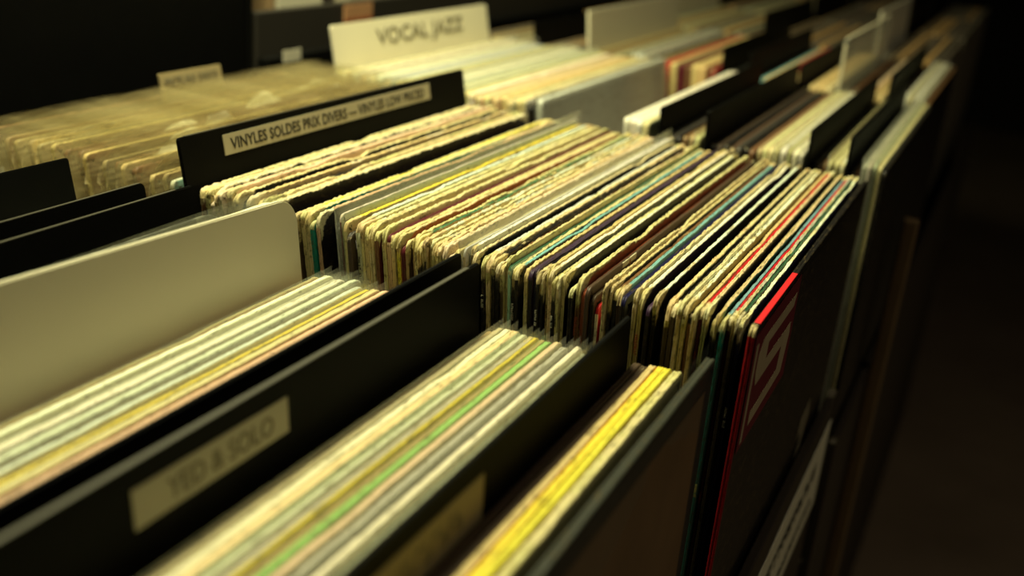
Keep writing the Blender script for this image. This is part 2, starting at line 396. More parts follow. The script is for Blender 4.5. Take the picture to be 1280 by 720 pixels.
# ================================================================== SHARP MIDDLE ROW (x from 0)
# y(mm), cover, rim, spine, rub, dz(mm), options
PX = [240,252,259,274,284,306,318,345,373,393,417,436,447,469,489,509,519,534,549,562,578,597,617,633,652,668,689,698,719,741,767,788,806,833,848,867,887,903,916,928,938,946]
PY = [304.4,297.9,294.1,286.0,280.7,269.1,262.9,249.0,234.9,225.0,213.3,204.2,199.0,188.6,179.3,170.2,165.6,158.9,152.2,146.4,139.4,131.2,122.7,115.9,107.9,101.3,92.7,89.1,80.7,72.0,61.8,53.7,46.9,36.7,31.2,24.2,16.9,11.2,6.6,2.3,-1.2,-4.]
def ymm(px):
    for i in range(len(PX)-1):
        if px <= PX[i+1]: return PY[i] + (PY[i+1]-PY[i])*(px-PX[i])/(PX[i+1]-PX[i])
    return PY[-1]
A = [ # px, cover, rim, spine, rub, dz, extra
 (240,'C','C','O',.55,-1,{}),(246,'K','C','B',.4,0,{}),(252,'C','C','C',.6,1,{}),(259,'K','K','C',.75,1,{'rc':.010}),(265,'C','C','C',.6,-1,{}),(269,'k','C','B',.5,0,{}),
 (274,'F','F','C',.25,2,{'rc':.006}),(284,'K','C','C',.7,1,{'rc':.010}),(291,'K','K','K',-.05,-3,{}),(297,'K','K','D',.1,-2,{}),(304,'k','Z','k',.5,2,{'rc':.012}),(310,'K','K','B',.42,0,{'rc':.012}),
 (318,'C','C','C',.6,2,{}),(325,'C','C','C',.5,1,{}),(331,'C','C','C',.65,2,{}),(339,'K','K','K',-.1,-5,{}),(346,'K','K','K',.0,-5,{}),(353,'M','M','M',.12,-3,{}),(360,'b','C','B',.5,-1,{}),(367,'C','Y','C',.45,0,{}),
 (374,'T','C','C',.6,1,{'rc':.010}),(382,'T','g','T',.15,-3,{}),(388,'K','F','F',.45,1,{'rc':.012}),(394,'K','K','K',-.2,-4,{}),(401,'K','K','K',-.2,-4,{}),(409,'K','K','K',-.2,-3,{}),
 (418,'S','S','M',.1,4,{'bag':1}),(424,'Z','Y','C',.3,2,{'rc':.007}),(430,'b','D','b',.1,-3,{}),(437,'G','S','E',.3,2,{'rc':.009,'title':'IMPROMPTU','tmat':'INK'}),(444,'C','C','C',.4,1,{}),
 (449,'k','E','C',.6,1,{'rc':.011}),(455,'C','C','C',.6,2,{'rc':.011}),(463,'M','k','B',.25,-1,{}),
 (469,'F','C','C',.5,2,{'rc':.012}),(476,'p','M','F',.0,-1,{}),(482,'M','C','Z',.45,0,{}),(487,'C','Z','Z',.4,1,{'rc':.009}),(492,'O','C','Y',.45,1,{'rc':.009}),(498,'Q','M','M',-.1,-3,{}),
 (504,'b','k','k',.3,-1,{}),(509,'C','C','C',.6,2,{'rc':.009}),(514,'k','g','C',.45,1,{'rc':.010}),(519,'K','C','K',.6,0,{'rc':.008,'title':'JOURNEY BACK'}),(526,'C','E','K',.5,2,{}),
 (532,'C','C','C',.6,1,{}),(537,'K','G','B',.6,1,{'rc':.008}),(543,'C','C','C',.8,1,{'rc':.008}),(549,'C','C','Z',.8,1,{'rc':.009}),(556,'K','C','K',.3,-2,{}),(562,'K','C','Z',.55,-1,{}),(569,'K','K','K',-.2,-4,{}),
 (575,'S','S','C',.0,3,{'bag':.7}),(582,'S','W','C',.2,3,{}),(588,'K','C','Z',.5,1,{'rc':.010}),(593,'K','K','K',.1,-1,{}),
 (598,'K','S','K',.5,1,{'rc':.009,'title':'LIVE AT'}),(604,'C','C','C',.7,1,{'rc':.012}),(611,'K','K','K',.45,1,{}),(617,'K','B','K',.55,0,{'rc':.007}),(622,'C','Z','b',.5,-1,{}),
 (627,'C','C','C',.55,2,{'rc':.007}),(631,'m','g','m',.1,0,{}),(635,'K','C','K',.55,0,{'rc':.009,'title':'TWICE SHY'}),(641,'K','t','K',.35,0,{'rc':.008}),(646,'K','K','K',-.15,-3,{}),
 (651,'C','C','C',.8,1,{'rc':.010}),(657,'P','P','K',.05,-1,{}),(663,'N','P','N',.1,0,{}),(668,'K','K','K',.45,1,{'title':'ORCHESTRA','rc':.008}),(673,'K','C','K',.7,-1,{'rc':.007}),
 (677,'Z','Z','C',.3,2,{'rc':.012,'title':'BALLADS','tmat':'INKB'}),(683,'K','W','C',.4,2,{'rc':.006}),(689,'K','C','K',.6,0,{'rc':.006,'title':'MIDNIGHT'}),
 (694,'C','C','C',.5,1,{'rc':.007,'title':'SESSIONS','tmat':'INK'}),(698,'W','W','C',.35,2,{'rc':.007}),(703,'K','K','K',-.2,-4,{}),(710,'K','C','K',.0,-3,{}),
 (717,'Q','C','B',.75,2,{'rc':.014,'title':'RHAPSODY','tmat':'INKR'}),(724,'Q','Q','Q',.0,-2,{}),(730,'b','b','b',.1,-2,{'rc':.006}),(736,'b','b','K',.0,-5,{}),
 (742,'R','R','W',.05,-9,{'rc':.005}),(747,'K','K','K',.1,-5,{}),(752,'C','C','C',.65,2,{'rc':.006}),(757,'K','C','K',.65,1,{'rc':.006}),(762,'K','B','K',.35,-1,{}),
 (768,'t','t','b',.35,0,{'rc':.010}),(774,'K','N','K',.0,-2,{}),(781,'K','K','K',-.1,-3,{}),
 (788,'C','C','C',.6,2,{'rc':.010}),(794,'K','W','C',.4,1,{'rc':.012,'title':'LOVE SONGS','tmat':'INKR'}),(801,'K','K','K',-.1,-4,{}),(807,'K','P','K',.1,-2,{}),
 (813,'K','W','K',.5,1,{'rc':.006}),(819,'K','K','K',.22,-2,{}),(825,'K','K','K',.1,-3,{}),(830,'K','C','b',.6,1,{'rc':.014,'title':'EA','tsize':.003,'tz':.055}),(837,'K','K','b',.35,-1,{}),
 (844,'W','C','C',.45,3,{'rc':.007}),(851,'k','W','C',.55,2,{'rc':.008}),(858,'b','K','B',.1,-2,{}),
 (864,'Z','Z','Z',.3,1,{'rc':.005}),(870,'r','R','M',.25,0,{'rc':.005,'title':'SOUL MUSIC','tmat':'INKR'}),(875,'E','C','E',.45,1,{'rc':.005}),(882,'K','K','K',.1,-3,{}),(888,'K','C','K',.5,-1,{}),
 (892,'K','C','K',.5,0,{'rc':.005}),(897,'K','K','K',.3,-2,{}),(901,'T','t','T',.3,0,{'rc':.005,'title':'ROBERT CR','tmat':'INKY','tz':.075}),(906,'M','R','M',.3,0,{'rc':.005,'title':'WARNSCH','tmat':'INKR','tz':.080}),
 (911,'g','G','C',.55,1,{'rc':.005}),(917,'K','g','K',.4,0,{}),(921,'N','W','N',.5,1,{'rc':.005,'title':'ZINC - L.P.','tz':.035}),(927,'K','K','K',.2,-2,{}),
]
INK = dict(INK=M_INK, INKB=M_INKB, INKR=M_INKR, INKY=M_INKY)
LM = [(240,'long printed label'),(284,'broad pinkish-tan sleeve'),(418,'first bagged sleeve'),(492,'orange sleeve'),(575,'broad pale-grey sleeve'),(635,'mint-striped spine'),
      (717,'rust-red sleeve'),(742,'low bright-red sleeve'),(813,'white-flaked black sleeve'),(870,'red sleeve near the aisle'),(935,'red edged record at the aisle end')]
ORD = ['next', 'second', 'third', 'fourth', 'fifth', 'sixth', 'seventh', 'eighth', 'ninth', 'tenth', 'eleventh', 'twelfth', 'thirteenth', 'fourteenth', 'fifteenth', 'sixteenth', 'seventeenth', 'eighteenth']
def desc(cover, rim, rub, bag, title=None):
    d = (NAMES[rim] + '-edged ' if rim != cover else NAMES[cover] + ' ').replace('pale ', 'pale-').replace('dark ', 'dark-').replace('pinkish ', 'pinkish-').replace('greenish ', 'greenish-').replace('bright ', 'bright-')
    wear = 'frayed ' if rub > .55 else 'rubbed ' if rub > .25 else 'smooth '
    s = wear + ('bagged ' if bag else '') + d + 'sleeve'
    return s
def main_row():
    global STICKER_OWNER
    for i, (px, cov, rim, spi, rub, dz, ex) in enumerate(A):
        y = ymm(px); y2 = ymm(A[i+1][0]) if i + 1 < len(A) else ymm(934)
        pitch = (y - y2) * .001
        t = pitch * (.925 if not ex.get('bag') else .42)
        yc = (y + y2) / 2 * .001
        lean = math.degrees(math.atan(.2 * max(0, yc) / .304))
        if px > 555 and cov == 'K': rub -= .10
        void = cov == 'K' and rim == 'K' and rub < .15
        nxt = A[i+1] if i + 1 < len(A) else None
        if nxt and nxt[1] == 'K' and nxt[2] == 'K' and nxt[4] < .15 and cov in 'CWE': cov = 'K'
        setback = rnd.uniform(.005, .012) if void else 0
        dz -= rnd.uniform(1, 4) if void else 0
        lm = [q for q in LM if q[0] <= px][-1]
        cnt = len([q for q in A if lm[0] < q[0] <= px])
        if lm[0] == 240: cnt = len([q for q in A if q[0] <= px])
        where = {717: 'rust-red sleeve'}.get(lm[0], lm[1])
        if cnt == 0: lab = f'{desc(cov, rim, rub, ex.get("bag"))} beside the {where}'
        else: lab = f'{desc(cov, rim, rub, ex.get("bag"))}, {ORD[cnt-1]} right of the {where}'
        kw = dict(rc=.004, fray=max(.12, min(1.4, rub*1.6 + .2)), groove=rnd.choice([.2, .6, 1.3]))
        ex = dict(ex)
        if 'rc' in ex: ex['rc'] = .0035 + (ex['rc'] - .004) * .45
        if 'tmat' in ex: ex['tmat'] = INK[ex['tmat']]
        kw.update(ex)
        worn = CREAM if rnd.random() < .7 else (.80, .73, .46)
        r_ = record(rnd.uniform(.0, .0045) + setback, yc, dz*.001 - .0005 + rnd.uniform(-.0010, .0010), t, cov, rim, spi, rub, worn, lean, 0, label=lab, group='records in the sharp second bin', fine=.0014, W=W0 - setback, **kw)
        if px == 730: STICKER_OWNER = r_
main_row()

# the record at the aisle end, its cover in view
last = record(-.001, -.0021, .0, .0036, 'K', 'K', 'R', .16, CREAM, 0, 0, rc=.004, fray=.4, label='black record with a bright red spine and beige letter on its aisle-facing cover', group='records in the sharp second bin', fine=.0018)
Hl = .32
M_REDINK = plain('crimson_print', (.14, .010, .02), .55, .25, .15, 60)
M_BEIGE = plain('beige_print', (.42, .33, .20), .6, .2, .2, 60)
M_REDRIM = plain('scarlet_print', (.60, .015, .02), .45, .4, .12, 90)
def poly_plate(name, pts, y, mat, parent, th=.00015):
    bm = bmesh.new(); f_ = bm.faces.new([bm.verts.new((a, y, b)) for a, b in pts])
    r = bmesh.ops.extrude_face_region(bm, geom=[f_]); bmesh.ops.translate(bm, verts=[v for v in r['geom'] if isinstance(v, bmesh.types.BMVert)], vec=(0, -th, 0))
    bmesh.ops.recalc_face_normals(bm, faces=bm.faces)
    me = bpy.data.meshes.new(name); bm.to_mesh(me); bm.free(); return obj(name, me, mat, parent)
yf = -.0019
poly_plate('cover_panel', [(.002, Hl-.004), (.096, Hl-.003), (.098, Hl-.060), (.002, Hl-.062)], yf, M_REDINK, last)
poly_plate('panel_border', [(.006, Hl-.010), (.010, Hl-.010), (.010, Hl-.059), (.006, Hl-.059)], yf-.00015, M_BEIGE, last)
b0 = .018; b1 = .088
SP = [(b0+.004, -.020), (b1+.004, -.020), (b1, -.034), (b0+.016, -.034), (b0+.016, -.052), (b1, -.052), (b1+.002, -.066), (b1-.004, -.108), (b0, -.112), (b0, -.097), (b1-.018, -.094), (b1-.016, -.068), (b0, -.068), (b0-.004, -.052), (b0-.004, -.034)]
poly_plate('cover_letter', [(a, Hl - .002 + b*.47) for a, b in SP], yf-.00015, M_BEIGE, last)
SC = [(.232, -.098), (.262, -.094), (.268, -.108), (.255, -.128), (.232, -.150), (.225, -.172), (.219, -.170), (.228, -.140), (.245, -.118), (.240, -.110), (.230, -.112)]
poly_plate('cover_figure', [(a-.02, Hl+b-.04) for a, b in SC], yf, plain('pale_figure_print', (.20, .17, .11), .6, .2), last)
obj('red_rim', box_mesh('red_rim', .007, .085, -.0016, .0012, Hl-.0006, Hl+.0003, .0002), M_REDRIM, last)

# ------------------------------------------------------------------ generic run of records
def run(x, items, lean_fn, where, group, z0=0., res=.004, wmul=.95, base=-.32, bagtop=.005, yaw=.25, labels=None, W=W0, name='vinyl_record', parts=False, bagmat=None):
    """items: (y_left_mm, y_right_mm, cover, rim, rub, dz_mm, bag)"""
    for i, it in enumerate(items):
        yl, yr, cov, rim, rub, dz, bag = it[:7]
        t = (yl - yr) * .001 * (wmul if not bag else .70 if bag < 1.5 else .42); am = (bag * (yl - yr) * .045 if bag < 1.5 else 1.3 * (yl - yr) * .105) if bag else 0
        yc = (yl + yr)/2 * .001
        if bag and rub < .9: rub = -.35
        lab = f'{desc(cov, rim, rub, bag)}, {ORD[i] if i else "first"} from left {where}'
        record(x + rnd.uniform(-.003, .003), yc, z0 + dz*.001, t, cov, rim, it[7] if len(it) > 7 else None, rub, CREAM, lean_fn(yc), 0, rc=.004, fray=.35 if rub < .4 else .6,
               fine=res, groove=.3, bag=am, bagmat=bagmat, bagtop=bagtop, label=lab, group=group, base=base, parts=parts, detail=res < .003, W=W, name=name)

# ================================================================== NEAREST ROW (x from -.33)
FX = -.338
# right of the near divider: three slim sleeves and the bagged one
ln = lambda y: math.degrees(math.atan(.2 * max(0, min(y, .3135)) / .304))
run(FX+.008, [(44,40,'b','b',.0,-1,0),(40,36.5,'B','b',.1,-1,0),(36.5,33,'O','Z',-.3,0,0),(33,29.5,'Y','Y',-.4,0,0),(29.5,26,'Y','Y',-.45,1,0),(26,21.5,'C','C',.6,0,0)], ln, 'right of the jazz divider, nearest bin', 'records right of the near divider', -.022, .0022)
lb = record(FX+.010, .0105, -.012, .0045, 'K', 'D', 'K', -.1, CREAM, .5, 0, rc=.003, fray=.2, bag=1.0, bagtop=.004, bagmat=PLASTIC_DARK, label='brown and black covered record in clear plastic at the aisle end of the nearest bin', group='records right of the near divider')
poly_plate('cover_picture', [(.02, .298), (.300, .298), (.302, .03), (.02, .03)], -.0025, plain('brown_photo_print', (.17, .10, .045), .5, .3, .55, 14), lb)
record(FX+.006, .0175, -.026, .004, 'K', 'K', 'K', .0, CREAM, .5, 0, rc=.003, fray=.2, label='black record sleeve just left of the bagged brown covered record, nearest bin', group='records right of the near divider')

dD = divider(FX-.002, -.019, .0475, -.002, 1.8, label='black divider board with a dim aged label, nearest bin, toward the aisle', edge_mat=1)
face_label(dD, .095, .182, .008, .026, '~', .011, .07, M_LABEL_D, M_INKF)

G2 = [(114,110,'k','k',.2,-3,0),(110,106,'C','C',.4,-1,.8),(106,101.5,'W','W',.2,0,.9),(101.5,97,'W','C',.2,1,0),(97,93.5,'W','E',.1,0,.8),(93.5,90.5,'G','G',.2,-1,0),(90.5,88,'Y','Y',.1,0,.7),(88,85,'F','k',.1,-1,0),
      (85,81,'L','L',-.3,0,.4),(81,77.5,'C','F',.2,0,0),(77.5,73.5,'G','G',.0,-1,.8),(73.5,70.5,'D','D',.0,-3,0),(70.5,66.5,'W','W',.1,1,.9),(66.5,64,'G','G',.1,-1,0),(64,60,'C','C',.3,1,.8),(60,55,'g','G',.0,-2,.8)]
run(FX+.006, G2, ln, 'between the two labelled dividers, nearest bin', 'records between the two labelled dividers', -.022, .0022, bagtop=.0025)
# two black boards close together; the right one carries the handwritten strip
dC0 = divider(FX, -.016, .1330, .006, 5., label='plain black divider board right behind the one lettered solo, nearest bin')
dC = divider(FX-.004, -.022, .1205, .006, 4.5, label='black divider board with the handwritten solo strip in the nearest bin')
face_label(dC, .105, .177, .0075, .0205, 'YED & SOLO', .0098, .050, M_LABEL, M_INKG, tx=.014)
obj('cut_edge', box_mesh('cut_edge', .008, .310, -.0011, .0011, dC[1]-.0002, dC[1]+.0003, .0001), M_OLIVE, dC[0])

G1 = [(211.5,209.3,'k','k',.3,-5,0),(209.3,207.3,'Z','k',.3,-1,0),(207.2,205.7,'r','p',.0,-2,0),(205.5,200.5,'W','W',.2,0,1.),(200.5,196,'S','E',.1,-1,.9),(196,191,'W','W',.2,1,1.),(191,185.5,'S','E',.1,1,1.1),(185.5,181,'W','S',.1,0,1.),
      (181,177.5,'K','Y',.1,-1,.7),(177.5,172,'F','C',.2,0,.8),(172,167,'F','F',.2,0,0),(167,164,'Q','B',.1,-1,0),(164,158.5,'C','C',.2,0,.7),(158.5,153.5,'E','E',.3,0,0),(153.5,149,'E','C',.2,0,.6)]
run(FX+.006, G1, ln, 'right of the rounded white board', 'records between white and black boards', -.020, .0022, bagtop=.0025)
dW = divider(FX-.004, -.020, .2235, .0150, 8.4, thick=.0026, mat=M_WHITE, rc=.013, label='blank white plastic divider board with a rounded corner in the nearest bin')
th_ = math.radians(2.4); dW[0].rotation_euler.y = th_; dW[0].location.z += .322*math.sin(th_); dW[0].location.x -= .0135   # it stands on its far corner, tipped up at the near end
# glossy black mottled sleeve leaning far back behind the white board
mm, n_, l_, p_ = nt('mottled_black_print'); P_ = N(n_, 'ShaderNodeTexCoord').outputs['Object']
f_ = math_node(n_, l_, 'MULTIPLY', math_node(n_, l_, 'SUBTRACT', noise_node(n_, l_, P_, 70, 7, .75), .5), 5, True)
l_.new(mix_col(n_, l_, f_, (.03, .032, .028), (.30, .29, .22)), p_.inputs['Base Color']); p_.inputs['Roughness'].default_value = .3
mo = record(FX+.012, .2735, -.004, .004, 'K', 'D', 'K', .0, CREAM, 10.3, 0, rc=.012, fray=.2, label='glossy black mottled record sleeve leaning behind the white divider board', group='records behind the white board')
mo.children[0].data.materials[0] = mm
for q in range(4):
    yq = .2625 - q*.0082
    r_ = record(FX+.012+rnd.uniform(-.002, .004), yq, (-.030, -.030, -.030, .0085)[q], .0045, 'K', 'K' if q < 3 else 'W', 'K', .05 if q < 3 else .5, CREAM, ln(yq), 0, rc=.01, fray=.2, bag=.8 if q == 3 else 0,  # the last one's white rim is glare on its plastic, put in as colour
           label=['glossy black mottled sleeve, first in front of the leaning one behind the white board', 'glossy black mottled sleeve, second in front of the leaning one behind the white board', 'glossy black mottled sleeve, third in front of the leaning one behind the white board', 'black sleeve in shiny clear plastic directly behind the white divider board'][q], group='records behind the white board')
    if q < 3: r_.children[0].data.materials[0] = mm
dB = divider(FX-.002, -.020, .2845, .009, 10.7, rc=.004, label='plain black divider board with rounded corner, directly left of the mottled sleeves')
dA = divider(FX-.004, -.034, .3060, .0085, 11.3, rc=.003, label='plain black divider board in front of the brightly shining bagged sleeves, nearest bin')
for dd in (dB, dA): obj('cut_edge', box_mesh('cut_edge', .008, .305, -.0011, .0011, dd[1]-.0002, dd[1]+.0003, .0001), M_OLIVE, dd[0])
run(FX+.012, [(352,346,'W','W',.1,2,1.),(346,340,'S','W',.1,1,1.),(340,334,'C','W',.2,1,1.),(334,328,'S','S',.1,0,1.),(328,322,'W','W',.1,1,1.),(322,315,'k','C',.2,1,1.)], lambda y: 11.7, 'between two black boards, nearest bin', 'bagged records at the left of the nearest bin', -.018, .0035)
divider(FX-.002, -.030, .3620, .010, 11.7, label='plain black divider board at the far left of the nearest bin')
run(FX+.008, [(y, y-12, c, r, .3, z, b) for y, c, r, z, b in ((466,'C','W',1,1),(453.5,'K','C',-2,0),(441,'C','C',1,.8),(428.5,'K','K',-3,0),(416,'E','W',0,1),(403.5,'C','C',0,0),(391,'S','C',0,.9),(378.5,'K','D',-1,0))],
    lambda y: 11.7, 'beyond all boards, nearest bin', 'records at the far left of the nearest bin', -.018, .0035)

# ================================================================== SECOND ROW, left of the labelled divider
dV = divider(-.001, .318, .3135, .024, 11.6, rc=.002, label='black divider board with a long printed label along its top edge')
face_label(dV, .034, .264, .004, .0155, 'VINYLES SOLDES PRIX DIVERS — VINYLES LOW PRICED', .0092, .215, M_LABEL, M_INK, tx=.006)
obj('cut_edge', box_mesh('cut_edge', .006, .313, -.0011, .0011, dV[1]-.0002, dV[1]+.0003, .0001), plain('scuffed_black_edge', (.03, .028, .02)), dV[0])
PLB = [(330,322,'t','E',.0,0,1.6),(339,331,'B','k',.1,1,1.8),(348,340,'B','Z',.1,-1,1.8),(357,349,'B','B',.1,2,2.2),(366,358,'k','Z',.0,2,2.4),(375,367,'k','B',.1,1,2.2),(384,376,'b','k',.1,0,2.),(394,385,'B','Z',.1,3,2.4),
       (403,395,'k','B',.1,2,2.2),(412,404,'B','B',.1,1,2.),(421,413,'k','Z',.1,3,2.2),(430,422,'k','k',.1,2,2.4),(439,431,'Z','k',.1,2,2.),(448,440,'k','k',.1,1,2.),(457,449,'B','k',.1,1,1.8),(467,459,'b','b',.1,0,1.6)][::-1]
def flap(parent, Hh, x0, L, rise, lean, seed):
    '''a loose end of clear film standing up from the mouth of a bag'''
    vs, fs = [], []; nu, nv = 14, 6
    for i in range(nu + 1):
        u = i / nu; prof = math.sin(math.pi*min(1, u*1.15 + .02)) ** .6 if u < .86 else max(0, (1 - u) / .14) * .55
        for j in range(nv + 1):
            v = j / nv
            vs.append((x0 + u*L + v*.006*noise.noise(Vector((u*5, seed, 1))), lean*v*v*rise*.8 + .0016*noise.noise(Vector((u*9, v*3, seed))), Hh - .006 + (rise*prof + .006)*v + .0012*noise.noise(Vector((u*12, seed, v)))))
    for i in range(nu):
        for j in range(nv):
            a = i*(nv+1) + j; fs.append((a, a+nv+1, a+nv+2, a+1))
    obj('bag_flap', mesh('bag_flap', vs, fs), PLASTIC_FLAP, parent)
PLASTIC_FLAP = plastic_material('shiny_film_end', .55, .42, (.90, .84, .60), 1.2, .12)
n_before = set(S.objects)
run(.009, PLB, lambda y: 11.7, 'behind the long printed label', 'crumpled plastic bagged records', -.002, .004, wmul=.8, bagtop=.011, bagmat=PLASTIC_CRUMPLED)
fresh = [o for o in S.objects if o not in n_before and o.parent is None]
for q, (ix, x0, L, rise, ln_) in enumerate(((14, .010, .07, .006, .3), (12, .015, .09, .010, -.5), (11, .02, .055, .008, .4), (10, .03, .08, .012, -.4), (9, .055, .05, .009, .5), (10, .15, .06, .007, -.3), (8, .10, .045, .012, .05), (7, .07, .05, .008, .4), (12, .16, .07, .006, .4), (9, .20, .06, .009, -.5), (6, .17, .05, .012, .5), (7, .23, .06, .010, -.4), (5, .22, .06, .008, .4), (4, .26, .045, .008, .3), (3, .02, .08, .006, -.3))):
    flap(fresh[ix], .322, x0, L, rise, ln_, q*3.3)
patch = obj('blue_patch', box_mesh('blue_patch', -.0055, -.0044, -.0022, .0022, .285, .303, 0), plain('teal_print', (.02, .22, .28)), fresh[15])
dP = divider(.155, .221, .4710, .0150, 11.7, mat=M_LABEL_D, thick=.0018, label='small aged card lettered picture discs standing behind the crumpled plastic sleeves', rc=.001, name='divider_card')
face_label(dP, .004, .062, .001, .012, 'PICTURE DISCS', .0078, .056, None, M_INKF, tx=.0)
record(.002, .4790, -.002, .004, 'b', 'B', 'b', .1, CREAM, 11.7, 0, label='dark brown record sleeve at the back of the crumpled plastic sleeves', group='crumpled plastic bagged records', fine=.004, detail=False, parts=False)

# ================================================================== THIRD ROW (x from .345)
TX = .345
l3 = lambda y: math.degrees(math.atan(.14 * max(0, min(y, .46)) / .304))
T1 = [(y, y-8, c, r, .25, z, b) for y, c, r, z, b in ((449,'W','C',0,0),(441,'C','C',1,0),(433,'W','W',1,.6),(425,'E','C',0,0),(417,'W','W',0,0),(409,'S','S',1,.7),(401,'t','S',0,0),(393,'C','C',0,0),(385,'Z','C',0,0))]
run(TX, T1, l3, 'beside the vocal jazz board', 'records right of the vocal jazz board', .0, .005)
T2 = [(y, y-6.8, c, r, .25, z, b) for y, c, r, z, b in ((376,'C','C',1,0),(369,'E','E',0,.6),(362,'W','E',1,0),(355,'W','W',1,.7),(348,'m','E',0,0),(341,'W','C',0,0),(334,'E','E',1,.6),(327,'C','C',0,0),(320,'C','W',0,0),(313,'O','F',-1,0),(306,'C','C',0,0),(299,'F','Z',0,0),(292,'C','Z',1,0),(285.2,'E','C',0,0))]
run(TX, T2, l3, 'in the third bin\'s pale block', 'pale records in the third bin', .002, .005)
T3 = [(278,274,'C','C',.4,1,0),(274,268.5,'W','C',.3,2,0),(268,262.5,'K','K',.0,-2,0)]
run(TX, T3, l3, 'ending the third bin\'s pale block', 'pale records in the third bin', .002, .005)
gr_ = record(TX+.002, .2570, .006, .006, 'G', 'S', 'G', .0, CREAM, 6.7, 0, rc=.004, fray=.2, bag=1., bagtop=.005, label='grey record sleeve in clear plastic facing the gap in the third bin', group='pale records in the third bin', fine=.005, detail=False, parts=False)
dJ = divider(.349, .640, .4595, .0345, 11.9, mat=M_WHITE, rc=.003, thick=.0028, label='white divider board hand lettered vocal jazz in the third bin')
face_label(dJ, .048, .235, .006, .030, 'VOCAL JAZZ', .0200, .165, None, M_INKG, tx=.02, tzc=.0155)

run(TX+.004, [(187,181.5,'W','W',-.2,4,.0),(181.5,176,'W','W',-.2,4,0),(176,170.5,'W','W',-.2,4,0),(170.5,165,'W','C',-.1,4,0)], l3, 'right of the third bin\'s gap', 'white records in the third bin', .0, .005, wmul=.98)
divider(.342, .662, .1560, .017, 4.11, label='black divider board right of the white sleeves in the third bin')
run(TX+.003, [(153,148,'K','K',-.1,-3,0),(148,143,'K','D',-.1,-3,0),(143,138.5,'b','K',.0,-2,0),(138.5,134,'K','B',.1,-2,0),(134,129,'b','k',.1,-1,0),(129,123.5,'C','C',.2,0,.6)], l3, 'behind third bin\'s first black board', 'dark records in the third bin', .0, .005)
divider(.342, .662, .1200, .020, 3.16, label='black divider board right of the dark sleeves ending in a cream one, third bin')
run(TX+.003, [(117,112,'K','K',-.1,-3,0),(112,107,'K','b',-.1,-3,0),(107,102,'K','K',.0,-2,0),(102,97,'b','b',.0,-3,0),(97,92,'K','D',.0,-2,0),(92,87,'K','K',.0,-2,0),(87,82,'b','B',.0,-2,0),(82,77.5,'M','k',.1,-1,0)], l3, 'left of third bin\'s bright block', 'black records in the third bin', .0, .005)
run(TX+.003, [(77.5,73,'Q','C',.3,1,0),(73,69,'C','C',.3,1,0),(69,64.5,'W','C',.2,2,.5),(64.5,60,'C','W',.2,2,0),(60,55.5,'r','C',.2,2,.5),(55.5,51,'W','W',.1,2,0),(51,47,'W','W',.1,2,.5)], l3, 'in third bin\'s bright cream block', 'bright cream records in the third bin', .0, .005)
divider(.342, .662, .0435, .020, 1.15, label='black divider board directly right of the bright cream block in the third bin')
run(TX+.003, [(41,37,'K','K',-.1,-3,0),(37,33.5,'b','b',-.1,-3,0),(33.5,30,'K','B',.1,-2,0),(30,25.5,'C','C',.2,0,.6),(25.5,21,'C','C',.2,0,0),(21,17.5,'Z','E',.2,0,0)], l3, 'between third bin\'s last black boards', 'records near the aisle in the third bin', .0, .005)
divider(.342, .662, .0155, .020, 0.41, label='black divider board nearest the aisle in the third bin')
run(TX+.003, [(13,9.5,'K','K',-.1,-3,0),(9.5,6.5,'M','B',-.1,-2,0),(6.5,2.5,'E','E',.2,2,.6),(2.5,-1,'W','E',.2,3,.6),(-1,-4.5,'C','E',.2,3,.5),(-4.5,-8,'E','C',.2,2,0),(-8,-11.5,'K','K',.0,0,0)], lambda y: 0, 'at the third bin\'s aisle end', 'records at the aisle end of the third bin', .0, .005)

# ================================================================== FOURTH ROW (x from .67)
QX = .672
rr = random.Random(5)
l4 = lambda y: math.degrees(math.atan(.1 * max(0, y) / .304))
def auto(y0, y1, pal, dz=0., pitch=6.5, bagp=.1):
    out = []; y = y0
    while y - pitch*.8 > y1:
        p_ = pitch * rr.uniform(.8, 1.2); c = rr.choice(pal); r = rr.choice([c, c, rr.choice(pal)])
        out.append((y, max(y1, y - p_), c, r, rr.uniform(.1, .5) if r not in 'K' else 0, dz + rr.uniform(-1.5, 1.5), .6 if rr.random() < bagp else 0)); y -= p_
    return out
divider(.668, .985, .4120, .020, 7.72, label='black divider board left of the beige records in the fourth bin')
divider(.668, .985, .3500, .040, 6.57, mat=M_WHITE, thick=.0025, label='tall pale divider board behind the yellowish records in the fourth bin')
run(QX, [(299,293,'G','S',.1,2,.7),(293,287,'S','S',.1,3,.7),(287,280,'G','E',.1,2,.7),(280,274,'D','K',.0,-2,0)], l4, 'in fourth bin\'s grey block', 'grey records in the fourth bin', .0, .006)
run(QX, [(273,266,'B','k',.2,0,0),(266,260,'k','B',.1,0,0),(260,253,'r','R',.0,1,0),(253,245,'Z','Z',.1,1,0),(245,238,'M','M',.0,0,0),(238,231,'M','B',.0,0,0),(231,222,'Z','Z',.2,2,0),(222,214,'O','Z',.1,2,0),(214,208,'K','B',.1,1,0),(208,203,'R','r',.0,1,0)], l4, 'in fourth bin\'s red-and-gold block', 'red and gold records in the fourth bin', .0, .006)
divider(.668, .985, .1980, .024, 3.73, label='black divider board right of the red and gold block in the fourth bin')
run(QX, [(195,188,'K','D',.0,-1,0),(188,182,'K','K',.0,-2,0),(182,175,'k','C',.1,0,0)], l4, 'between fourth bin\'s paired black boards', 'black records in the fourth bin', .0, .006)
divider(.668, .985, .1700, .022, 3.20, label='second black divider board right of the red and gold block in the fourth bin')
